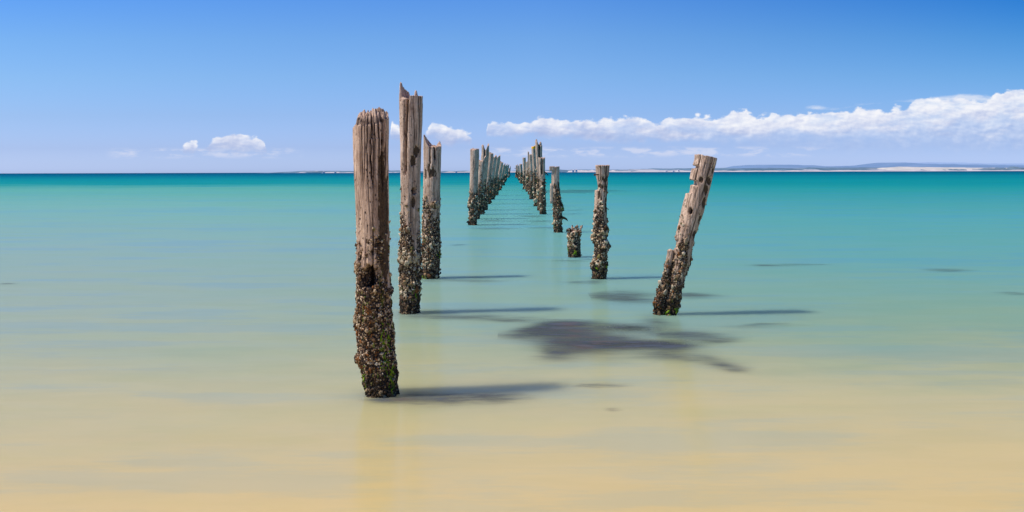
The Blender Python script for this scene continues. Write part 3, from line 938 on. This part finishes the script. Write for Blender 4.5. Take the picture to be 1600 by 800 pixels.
# ------------------------------------------------------------------ seaweed beds and painted pile shadows, thin sheets on the surface
def seaweed(label, blobs, alpha=0.8, rust=None, group=None, seed=1):  # also lays the sheets that paint pile shadows and foot reflections
    cs = [ground(b[0], b[1]) for b in blobs]
    # world ellipses
    E = []
    for (px, py, rx, ry), (X, D) in zip(blobs, cs):
        Dn = ground(px, py + ry)[1]; Df = ground(px, py - ry)[1]
        E.append((X, (Dn + Df) / 2, rx * D / F, (Df - Dn) / 2))
    x0 = min(e[0] - e[2] * 1.6 for e in E); x1 = max(e[0] + e[2] * 1.6 for e in E)
    y0 = min(e[1] - e[3] * 1.7 for e in E); y1 = max(e[1] + e[3] * 1.7 for e in E)
    nx_, ny_ = 190, 120
    gx, gy = np.meshgrid(np.linspace(x0, x1, nx_), np.linspace(y0, y1, ny_))
    sc = (y1 - y0)
    wx = gx + 0.22 * sc * fbm(gx / sc * 1.6, gy / sc * 3, 0.2, seed, 4)
    wy = gy + 0.20 * sc * fbm(gx / sc * 1.8, gy / sc * 3, 5.2, seed + 7, 4)
    f = np.zeros_like(gx)
    for (cx_, cy_, rx, ry) in E:
        q = ((wx - cx_) / rx) ** 2 + ((wy - cy_) / ry) ** 2
        f = 1 - (1 - f) * (1 - 0.97 * np.exp(-q * 1.0))
    f = f * (1 + 0.75 * fbm(gx / sc * 1.6, gy / sc * 8, 1.2, seed + 17, 5)) + 0.22 * fbm(gx / sc * 5, gy / sc * 16, 1.2, seed + 19, 4) * sst(0.05, .4, f)
    dens = sst(0.03, 1.25, f) * alpha * 1.12
    ru = np.zeros_like(gx)
    if rust:
        X, D = ground(rust[0], rust[1])
        ru = np.exp(-((gx - X) / (rust[2] * D / F)) ** 2 - ((gy - D) / (rust[3] / 14)) ** 2)
    idx = np.arange(nx_ * ny_).reshape(ny_, nx_)
    q = np.stack([idx[:-1, :-1], idx[:-1, 1:], idx[1:, 1:], idx[1:, :-1]], -1).reshape(-1, 4)
    keep = dens.ravel()[q].max(1) > 0.012
    q = q[keep]
    used = np.unique(q)
    remap = -np.ones(nx_ * ny_, int); remap[used] = np.arange(len(used))
    V = np.stack([gx.ravel(), gy.ravel(), np.zeros(gx.size)], 1)[used]
    c = V.mean(0); 
    o = mesh_obj('seaweed_shade_patch', V - c, remap[q], M_WEED_SHADE, None, {'dens': dens.ravel()[used], 'rust': ru.ravel()[used]})
    o.location = (c[0], c[1], 0.005)
    return tag(o, label, 'seaweed', group)


seaweed('large dark submerged seaweed bed with a brownish middle, in front of the leaning pile',
        [(900, 532, 72, 20), (855, 514, 48, 9), (855, 553, 34, 12), (935, 545, 70, 14), (1010, 545, 70, 13), (1080, 558, 52, 10), (1125, 571, 30, 8), (960, 522, 70, 12)], 1.0, (925, 528, 60, 24), seed=3)
seaweed('dark ragged seaweed and painted shadow trailing right from the foot of the thick foreground pile',
        [(604, 627, 30, 6), (645, 624, 36, 9), (695, 626, 58, 10), (770, 621, 60, 8)], 0.80, (625, 628, 22, 8), seed=5)  # weed sheet that also paints the pile's shadow and dark foot
seaweed('dim seaweed and painted dark reflection trailing right of the foot of the leaning pile', [(1042, 502, 24, 7), (1030, 512, 55, 9), (1110, 526, 70, 9), (1165, 538, 35, 5), (1200, 507, 60, 3)], 0.7, seed=8)  # blob at the pile foot paints its dark reflection
seaweed('oval seaweed bed left behind the foot of the leaning pile', [(992, 465, 42, 10), (960, 462, 25, 5), (1075, 461, 38, 4)], 0.62, seed=9)
seaweed('narrow seaweed smudge on pale sand below the large seaweed bed', [(938, 603, 40, 4)], 0.5, seed=10)
seaweed('tiny faint seaweed smudge on open sand nearest the camera', [(957, 641, 14, 3)], 0.3, seed=11)
seaweed('long thin painted shadow streak level with the foot of the tallest pile', [(660, 493, 40, 4), (720, 495, 75, 4), (800, 499, 60, 3.5)], 0.45, seed=12)  # dark sheet standing in for the tallest pile's cast shadow
seaweed('short dark seaweed streak at the right, nearer of the two far right ones', [(1585, 459, 26, 3)], 0.5, seed=13)
seaweed('dark seaweed streak at the right, farther out than its neighbour at the frame edge', [(1480, 422.5, 32, 2.6)], 0.5, seed=14)
seaweed('long faint seaweed streak right of the leaning pile', [(1200, 415, 32, 1.6), (1250, 413.5, 36, 1.6)], 0.42, seed=15)
seaweed('short dark seaweed streak at the left edge of the frame', [(12, 444, 18, 1.6)], 0.45, seed=16)
seaweed('broad dusky seaweed band far out behind the pile with the overhang', [(915, 298.5, 55, 2.2), (880, 300, 40, 2)], 0.42, seed=17)
seaweed('thin painted shadow streak beside the third pile of the left row', [(674, 438.5, 15, 3), (700, 438.5, 30, 2), (735, 439, 60, 2)], 0.35, seed=18)  # paints this pile's cast shadow and dark foot onto the water
seaweed('thin seaweed streak and painted foot reflection left of the stepped flat-topped pile', [(936, 441, 15, 4), (905, 441, 28, 2.2)], 0.4, seed=19)  # first blob paints the dark reflection under the pile foot
seaweed('faint seaweed tuft between the two rows of piles, left side', [(716, 383, 14, 1.3)], 0.4, seed=20)
seaweed('seaweed streak at the foot of the short stump', [(890, 408, 26, 1.8), (925, 405, 16, 1.2)], 0.38, seed=21)
for i, (x, y, w_) in enumerate([(770, 357, 36), (845, 346, 24), (850, 356.5, 26), (838, 338, 22), (775, 345, 22)]):
    seaweed(['seaweed streak right of the stout flat-topped pile of the left row',
             'dusky streak of seaweed near the foot of the first crowded pile in the right row',
             'longest dusky seaweed streak in front of the crowded right row',
             'small dusky seaweed streak left of the crowded right row',
             'dim seaweed streak behind the stout flat-topped pile of the left row'][i], [(x, y, w_, 1.5)], 0.36, seed=30 + i)

# ------------------------------------------------------------------ far shore
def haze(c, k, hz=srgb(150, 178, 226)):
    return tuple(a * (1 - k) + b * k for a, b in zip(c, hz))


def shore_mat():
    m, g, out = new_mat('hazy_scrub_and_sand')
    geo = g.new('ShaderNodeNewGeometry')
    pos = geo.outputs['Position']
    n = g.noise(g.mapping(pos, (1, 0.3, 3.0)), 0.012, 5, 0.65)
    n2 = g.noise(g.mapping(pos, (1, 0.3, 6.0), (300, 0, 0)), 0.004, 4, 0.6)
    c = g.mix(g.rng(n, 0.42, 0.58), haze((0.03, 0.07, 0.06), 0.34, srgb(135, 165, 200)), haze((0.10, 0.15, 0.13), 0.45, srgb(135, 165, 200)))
    pale = g.rng(g.math('ADD', n2, g.math('MULTIPLY', g.math('SUBTRACT', n, 0.5), 0.5)), 0.54, 0.60, 0, 0.75)
    sx = g.new('ShaderNodeSeparateXYZ')
    g.link(pos, sx.inputs[0])
    pale = g.math('MULTIPLY', pale, g.rng(sx.outputs[2], 14, 7, 0, 1))
    c = g.mix(pale, c, (0.62, 0.56, 0.56))
    bs = g.new('ShaderNodeBsdfDiffuse')
    g.link(c, bs.inputs[0])
    g.link(bs.outputs[0], out.inputs[0])
    return m


def ridge(name, D, prof, mat, depth=400, n=500, rough=0.12, seed=1, x0=None, x1=None):
    xs = np.array([p[0] for p in prof]); hs = np.array([p[1] for p in prof])
    px = np.linspace(xs[0], xs[-1], n)
    h = np.interp(px, xs, hs)
    h = np.maximum(h * (1 + rough * fbm(px / 14.0, 0.0, 0.0, seed, 4)), 0)
    Xw = (px - 800) * D / F
    hw = h * D / F
    rows = []
    for (dy, k) in [(0, 0), (0.03, 0.25), (0.25, 0.6), (0.6, 0.9), (1.0, 1.0), (1.6, 0.0)]:
        kk = k * (1 + 0.12 * fbm(px / 9.0, dy * 5, 1.0, seed + 5, 3) * (0 < k < 1))
        rows.append(np.stack([Xw, np.full(n, D) + dy * depth, hw * kk - 0.5 * (k == 0)], 1))
    V = np.vstack(rows)
    r = len(rows)
    idx = np.arange(r * n).reshape(r, n)
    q = np.stack([idx[:-1, :-1], idx[:-1, 1:], idx[1:, 1:], idx[1:, :-1]], -1).reshape(-1, 4)
    return tag(mesh_obj(name, V, q, mat), kind='structure')


M_SHORE = shore_mat()
M_HILL = plain('distant_hazed_hills', srgb(112, 140, 172), srgb(122, 148, 178), 0.002, 1)  # aerial haze baked into both hill colours
M_HILL2 = plain('farthest_hazed_hills', srgb(142, 166, 196), srgb(148, 172, 200), 0.002, 1)
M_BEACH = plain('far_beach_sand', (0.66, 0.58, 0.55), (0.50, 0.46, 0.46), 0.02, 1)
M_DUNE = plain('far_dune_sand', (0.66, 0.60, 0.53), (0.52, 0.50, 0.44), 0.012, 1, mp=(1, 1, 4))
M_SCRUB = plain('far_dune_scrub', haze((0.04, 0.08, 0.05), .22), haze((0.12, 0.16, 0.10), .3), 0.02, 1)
M_WALL = plain('far_white_wall', (0.9, 0.88, 0.86), (0.84, 0.82, 0.82), 0.1, 1)
M_ROOF = plain('far_grey_roof', (0.60, 0.57, 0.60), (0.52, 0.50, 0.54), 0.1, 1)

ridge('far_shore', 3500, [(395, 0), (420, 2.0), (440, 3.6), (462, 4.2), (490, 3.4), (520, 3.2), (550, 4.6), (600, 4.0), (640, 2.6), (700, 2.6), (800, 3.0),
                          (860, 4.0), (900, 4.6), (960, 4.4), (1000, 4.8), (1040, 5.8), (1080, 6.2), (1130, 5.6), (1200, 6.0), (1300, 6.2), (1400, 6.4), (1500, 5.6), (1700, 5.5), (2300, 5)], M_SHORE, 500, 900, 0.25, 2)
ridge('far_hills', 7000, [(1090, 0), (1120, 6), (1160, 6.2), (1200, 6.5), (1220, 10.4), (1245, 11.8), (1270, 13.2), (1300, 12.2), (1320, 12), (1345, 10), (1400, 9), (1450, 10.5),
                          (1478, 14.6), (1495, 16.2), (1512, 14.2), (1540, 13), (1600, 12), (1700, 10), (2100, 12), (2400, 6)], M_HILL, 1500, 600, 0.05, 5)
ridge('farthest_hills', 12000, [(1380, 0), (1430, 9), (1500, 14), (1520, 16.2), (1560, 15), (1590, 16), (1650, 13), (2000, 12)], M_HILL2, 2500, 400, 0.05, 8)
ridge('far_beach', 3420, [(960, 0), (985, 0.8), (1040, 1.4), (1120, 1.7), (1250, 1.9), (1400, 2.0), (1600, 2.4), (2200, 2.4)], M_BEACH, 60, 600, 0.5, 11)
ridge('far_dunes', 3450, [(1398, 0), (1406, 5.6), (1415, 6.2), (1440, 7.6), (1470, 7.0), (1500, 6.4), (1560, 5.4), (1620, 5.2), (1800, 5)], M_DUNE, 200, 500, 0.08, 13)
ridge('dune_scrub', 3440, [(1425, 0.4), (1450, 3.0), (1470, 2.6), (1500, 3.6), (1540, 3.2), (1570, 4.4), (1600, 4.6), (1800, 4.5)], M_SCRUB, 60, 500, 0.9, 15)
ridge('pale_cliff', 3470, [(886, 0), (890, 1.8), (905, 2.4), (920, 2.2), (934, 3.4), (950, 3.8), (962, 2.4), (975, 0.6), (982, 0)], M_BEACH, 100, 300, 0.7, 17)
ridge('pale_cliff', 3470, [(500, 0), (505, 1.2), (515, 1.6), (532, 1.2), (548, .8), (560, 0)], M_BEACH, 100, 200, 0.8, 19)
ridge('pale_cliff', 3470, [(688, 0), (700, 1.2), (712, 1.8), (722, 1.6), (734, 1.9), (748, .6), (800, 1.2), (822, 1.6), (846, 0.3)], M_BEACH, 100, 300, 0.8, 23)


def far_house(px, w, h, lab, D=3430, grp=None):
    x, z = (px - 800) * D / F, 0
    W, Hh, dp = w * D / F, h * D / F, 9
    root = empty('far_building', (x, D, 0.3))
    tag(root, lab, 'building', grp)
    a, b = W / 2, dp / 2
    mesh_obj('wall', [(-a, -b, 0), (a, -b, 0), (a, b, 0), (-a, b, 0), (-a, -b, Hh), (a, -b, Hh), (a, b, Hh), (-a, b, Hh)],
             [(0, 1, 5, 4), (1, 2, 6, 5), (2, 3, 7, 6), (3, 0, 4, 7), (4, 5, 6, 7)], M_WALL, root, smooth=False)
    e = 0.6
    t = Hh + 0.28 * Hh
    mesh_obj('roof', [(-a - e, -b - e, Hh + .05), (a + e, -b - e, Hh + .05), (a + e, b + e, Hh + .05), (-a - e, b + e, Hh + .05), (-a * .6, 0, t), (a * .6, 0, t)],
             [(0, 1, 5, 4), (1, 2, 5), (2, 3, 4, 5), (3, 0, 4), (3, 2, 1, 0)], M_ROOF, root, smooth=False)


for i, (px, w, h, lab) in enumerate([
        (895.5, 3.2, 3.2, 'lower pale building of the far shore pair left of the stepped flat-topped pile'),
        (900.5, 3.0, 3.8, 'taller pale building of the far shore pair left of the stepped flat-topped pile'),
        (1052, 3.2, 2.2, 'small pale building on the far shore, just left of the leaning pile'),
        (1060, 2.6, 2.6, 'narrow pale building on the far shore, nearest the leaning pile on its left'),
        (1041, 3.0, 2.0, 'low pale building on the far shore, well left of the leaning pile'),
        (506, 2.4, 1.8, 'tiny pale building on the far left shore, farthest from the foreground pile'),
        (524, 2.6, 1.6, 'tiny pale building on the far left shore, beside the foreground pile'),
        (713, 2.6, 1.9, 'tiny pale building on the far shore, left of the stout flat-topped pile')]):
    far_house(px, w, h, lab, grp=None)

# ------------------------------------------------------------------ camera
cam = bpy.data.cameras.new('camera')
co = bpy.data.objects.new('camera', cam)
COL.objects.link(co)
cam.sensor_width = 36.0
cam.lens = 36.0 * F / 1600.0
cam.shift_y = -(400 - Y0) / 1600.0
co.location = (0, 0, H)
co.rotation_mode = 'XYZ'
from mathutils import Matrix
Rm = Matrix.Rotation(math.radians(90), 4, 'X') @ Matrix.Rotation(-ROLL, 4, 'Z')
co.rotation_euler = Rm.to_euler()
cam.clip_start = 0.1
cam.clip_end = 60000
scene.camera = co

# ------------------------------------------------------------------ sun
sd = bpy.data.lights.new('sun', 'SUN')
sd.energy = 4.1
sd.angle = math.radians(3.5)
sd.color = (1.0, 0.93, 0.83)
so = bpy.data.objects.new('sun', sd)
COL.objects.link(so)
dirv = Vector((-math.cos(SUN_EL) * math.cos(SUN_AZ_OFF), -math.cos(SUN_EL) * math.sin(SUN_AZ_OFF), math.sin(SUN_EL)))
so.rotation_euler = dirv.to_track_quat('Z', 'Y').to_euler()
so.location = dirv * 30

# ------------------------------------------------------------------ world: daylight sky with a bank of cumulus on the horizon
W = bpy.data.worlds.new('World')
scene.world = W
W.use_nodes = True
W.node_tree.nodes.clear()
g = NT(W.node_tree)
wo = g.new('ShaderNodeOutputWorld')
bg = g.new('ShaderNodeBackground')
sky = g.new('ShaderNodeTexSky', sky_type='NISHITA')
sky.sun_disc = False
sky.sun_elevation = SUN_EL
sky.sun_rotation = math.atan2(dirv.x, dirv.y)
sky.altitude = 0
sky.air_density = 1.0
sky.dust_density = 0.6
sky.ozone_density = 2.0
tc = g.new('ShaderNodeTexCoord')
dv = tc.outputs['Generated']
sp3 = g.new('ShaderNodeSeparateXYZ')
g.link(dv, sp3.inputs[0])
dx, dy, dz = sp3.outputs
# azimuth (0 straight out to sea) and height above the horizon
az = g.math('ARCTAN2', dx, dy)
el = g.math('ARCSINE', dz)
K = 1400.0
# both as "photo-pixel sized" angular units around the view direction (tangent = angle near the middle, good for a band on the horizon)
azc = g.math('MINIMUM', g.math('MAXIMUM', az, -1.3), 1.3)
U = g.math('MULTIPLY', g.math('TANGENT', azc), K)                      # -800..800 across the photo
Vv = g.math('DIVIDE', g.math('MULTIPLY', g.math('TANGENT', el), K), g.math('COSINE', azc))
skycol = g.mix(1.0, sky.outputs[0], (1.0, 1.0, 1.0), 'MULTIPLY')
TGT = [(268, (92, 152, 230), (134, 163, 192)), (209, (112, 167, 233), (145, 173, 198)), (149, (131, 180, 237), (160, 185, 200)), (89, (150, 188, 238), (178, 196, 194)),
       (39, (165, 191, 236), (187, 192, 176)), (7, (174, 195, 234), (176, 174, 155))]
st_ = []
for (vv_, tg, rn) in TGT[::-1]:
    st_.append((vv_ / 1000.0, tuple(x / y for x, y in zip(srgb(*tg), srgb(*rn)))))
st_.append((0.6, (0.28, 0.62, 1.30)))
tint = g.ramp(g.math('DIVIDE', Vv, 1000.0, clamp=True), st_)
tint = g.mix(g.math('MULTIPLY', g.rng(U, 50, 800, 0, 1, 'LINEAR'), g.rng(Vv, 20, 270, 0, 1, 'LINEAR')), tint, g.mix(1.0, tint, (0.25, 0.62, 0.78), 'MULTIPLY'))
SKY_TINT = tint
skycol = g.mix(1.0, skycol, tint, 'MULTIPLY')


def curve(x, pts):
    """piecewise profile over U in px (photo x)"""
    n = g.new('ShaderNodeFloatCurve')
    xin = g.math('DIVIDE', g.math('ADD', x, 1600.0), 3200.0, clamp=True)
    g.link(xin, n.inputs['Value'])
    cu = n.mapping.curves[0]
    pts = [(max(0, (px - 800 + 1600) / 3200.0), h / 200.0) for px, h in pts]
    pts = [(0.0, pts[0][1])] + pts + [(1.0, pts[-1][1])]
    cu.points[0].location = pts[0]
    cu.points[1].location = pts[-1]
    for p in pts[1:-1]: cu.points.new(*p)
    for p in cu.points: p.handle_type = 'VECTOR'
    n.mapping.use_clip = False
    n.mapping.update()
    return g.math('MULTIPLY', n.outputs[0], 200.0)


uv = g.new('ShaderNodeCombineXYZ')
g.link(U, uv.inputs[0]); g.link(Vv, uv.inputs[1])
uv = uv.outputs[0]
top = curve(U, [(270, 10), (284, 38), (292, 47), (302, 48), (312, 40), (322, 40), (330, 52), (345, 58), (356, 64), (372, 65), (382, 57), (400, 56), (416, 50), (422, 30), (428, 2),
                (600, 2), (606, 62), (613, 74), (622, 70), (634, 50), (640, 4), (655, 4), (664, 66), (680, 77), (696, 72), (706, 66), (716, 68), (732, 64), (739, 50), (742, 12), (751, 12), (754, 66), (764, 76), (780, 78), (800, 76), (812, 70),
                (828, 78), (848, 84), (868, 78), (884, 72), (890, 83), (915, 82), (930, 78), (960, 80), (985, 90), (1005, 82), (1030, 79), (1060, 82), (1085, 88), (1110, 80), (1140, 82), (1156, 89),
                (1175, 84), (1240, 86), (1270, 86), (1310, 90), (1340, 93), (1400, 98), (1450, 103), (1480, 110), (1515, 112), (1545, 110), (1562, 118), (1585, 126), (1600, 122), (1700, 130), (1900, 120), (2200, 60)])
bot = curve(U, [(270, 36), (300, 36), (330, 37), (360, 33), (390, 33), (425, 36), (600, 56), (640, 58), (675, 56), (700, 48), (735, 48), (747, 50), (762, 62), (785, 54), (805, 58), (830, 60), (880, 56), (930, 55),
                (1000, 50), (1100, 46), (1200, 40), (1300, 34), (1400, 30), (1600, 24), (2200, 20)])
nB = g.noise(g.mapping(uv, (0.6, 1.0, 1)), 0.040, 5, 0.52, 0.1)
nL = g.noise(g.mapping(uv, (0.5, 1.0, 1), (5, 9, 0)), 0.013, 3, 0.5)
nS = g.noise(g.mapping(uv, (0.8, 1.2, 1), (31, 0, 0)), 0.12, 5, 0.6)
vo = g.vor(g.mapping(uv, (0.8, 1, 1)), 0.085, 'SMOOTH_F1')
bil = g.math('SUBTRACT', 0.55, vo)
edge = g.math('ADD', g.math('MULTIPLY', g.math('SUBTRACT', nB, 0.5), 30.0), g.math('MULTIPLY', g.math('SUBTRACT', nL, 0.5), 22.0))
edge = g.math('ADD', edge, g.math('MULTIPLY', g.math('SUBTRACT', nS, 0.5), 12.0))
edge = g.math('ADD', edge, g.math('MULTIPLY', bil, 12.0))
up_ = g.math('ADD', g.math('ADD', g.math('SUBTRACT', top, Vv), 3.0), edge)
dn_ = g.math('ADD', g.math('ADD', g.math('SUBTRACT', Vv, bot), 7.0), g.math('MULTIPLY', edge, 0.8))
thick = g.math('SUBTRACT', top, bot)
exist = g.rng(thick, 0, 8)
right = g.rng(U, 150, 600)
softb = g.math('ADD', 12.0, g.math('MULTIPLY', right, 36.0))
aA = g.math('MULTIPLY', g.rng(up_, 0.0, 5.5), g.rng(g.math('DIVIDE', dn_, softb), 0.0, 1.0))
aA = g.math('MULTIPLY', aA, exist)
# holes and thinning inside the bank
holes = g.noise(g.mapping(uv, (0.45, 1.4, 1), (77, 3, 0)), 0.035, 5, 0.6)
thin = g.rng(g.math('ADD', holes, g.math('MULTIPLY', g.math('SUBTRACT', up_, 12.0), -0.004)), 0.30, 0.55, 0.6, 1.0)
aA = g.math('MULTIPLY', aA, thin)
# lighting: tops white, bases lavender grey, with billows lit from the left
rel = g.math('DIVIDE', g.math('SUBTRACT', Vv, bot), g.math('MAXIMUM', thick, 6.0), clamp=True)
nO = g.noise(g.mapping(uv, (0.6, 1.0, 1), (-2.0, 3.5, 0)), 0.040, 5, 0.52, 0.1)
lit = g.math('SUBTRACT', nO, nB)
sh = g.math('ADD', g.math('ADD', g.math('MULTIPLY', rel, 0.75), 0.12), g.math('MULTIPLY', lit, 1.8))
sh = g.math('ADD', sh, g.math('ADD', g.math('MULTIPLY', g.math('SUBTRACT', nS, 0.5), 0.5), g.math('MULTIPLY', bil, 0.35)))
ccol = g.ramp(sh, [(0.0, srgb(170, 186, 226)), (0.3, srgb(188, 200, 232)), (0.6, srgb(216, 222, 242)), (0.9, srgb(240, 242, 250)), (1.0, srgb(248, 248, 252))])
CLOUD_RAMP = ccol.node
# second layer: wisps above the bank
t2 = curve(U, [(1230, 40), (1246, 96), (1262, 102), (1284, 106), (1300, 100), (1322, 98), (1336, 104), (1380, 108), (1440, 116), (1500, 122), (1560, 118), (1700, 118)])
b2 = curve(U, [(1230, 92), (1262, 94), (1300, 94), (1322, 98.5), (1345, 101), (1400, 106), (1450, 106), (1560, 104), (1700, 110)])
e2 = g.math('MULTIPLY', g.math('SUBTRACT', g.noise(g.mapping(uv, (0.4, 1.3, 1)), 0.07, 6, 0.6), 0.5), 14.0)
a2 = g.math('MULTIPLY', g.rng(g.math('ADD', g.math('SUBTRACT', t2, Vv), e2), 0, 7), g.rng(g.math('ADD', g.math('SUBTRACT', Vv, b2), e2), 0, 7))
a2 = g.math('MULTIPLY', a2, 0.8)
# third layer: faint far clouds low over the horizon
n4 = g.noise(g.mapping(uv, (0.35, 1.2, 1), (11, 5, 0)), 0.06, 6, 0.6)
band = g.math('MULTIPLY', g.rng(Vv, 20, 29), g.rng(Vv, 41, 34))
az_m = g.math('MAXIMUM', g.math('MULTIPLY', g.rng(U, -640, -600), g.rng(U, -320, -360)), g.math('MULTIPLY', g.rng(U, -80, -30), g.rng(U, 520, 440)))
a3 = g.math('MULTIPLY', g.math('MULTIPLY', band, az_m), g.rng(n4, 0.44, 0.60, 0, 0.75))
# high thin veil for variety elsewhere
base1 = g.mix(a3, skycol, tuple(c for c in srgb(212, 219, 242)))
base2 = g.mix(a2, base1, tuple(c for c in srgb(222, 230, 246)))
CLOUD_GAIN = 1.0
fin = g.mix(g.math('MULTIPLY', aA, 0.97), base2, ccol)
SKYS = 0.1
bgs = g.math('MULTIPLY', 1.0, 1.0)
# the sky texture carries its own radiance scale: bring it to background units first
g.link(fin, bg.inputs[0])
bg.inputs[1].default_value = SKYS
for nn in list(W.node_tree.links):
    pass
g.link(bg.outputs[0], wo.inputs[0])
# cloud radiance must be expressed on the sky texture's scale (divide by the background strength)
for nd in W.node_tree.nodes:
    if nd.type == 'VALTORGB' and nd == CLOUD_RAMP:
        for e in nd.color_ramp.elements:
            e.color = (e.color[0] / SKYS, e.color[1] / SKYS, e.color[2] / SKYS, 1)
for mixn, c in ((base1, srgb(212, 219, 242)), (base2, srgb(222, 230, 246))):
    mixn.node.inputs[7].default_value = (c[0] / SKYS, c[1] / SKYS, c[2] / SKYS, 1)

scene.render.engine = 'CYCLES'
scene.cycles.use_denoising = True
scene.cycles.max_bounces = 6
scene.cycles.transparent_max_bounces = 12
scene.view_settings.view_transform = 'Standard'
scene.view_settings.look = 'None'
scene.view_settings.exposure = 0
scene.view_settings.gamma = 1
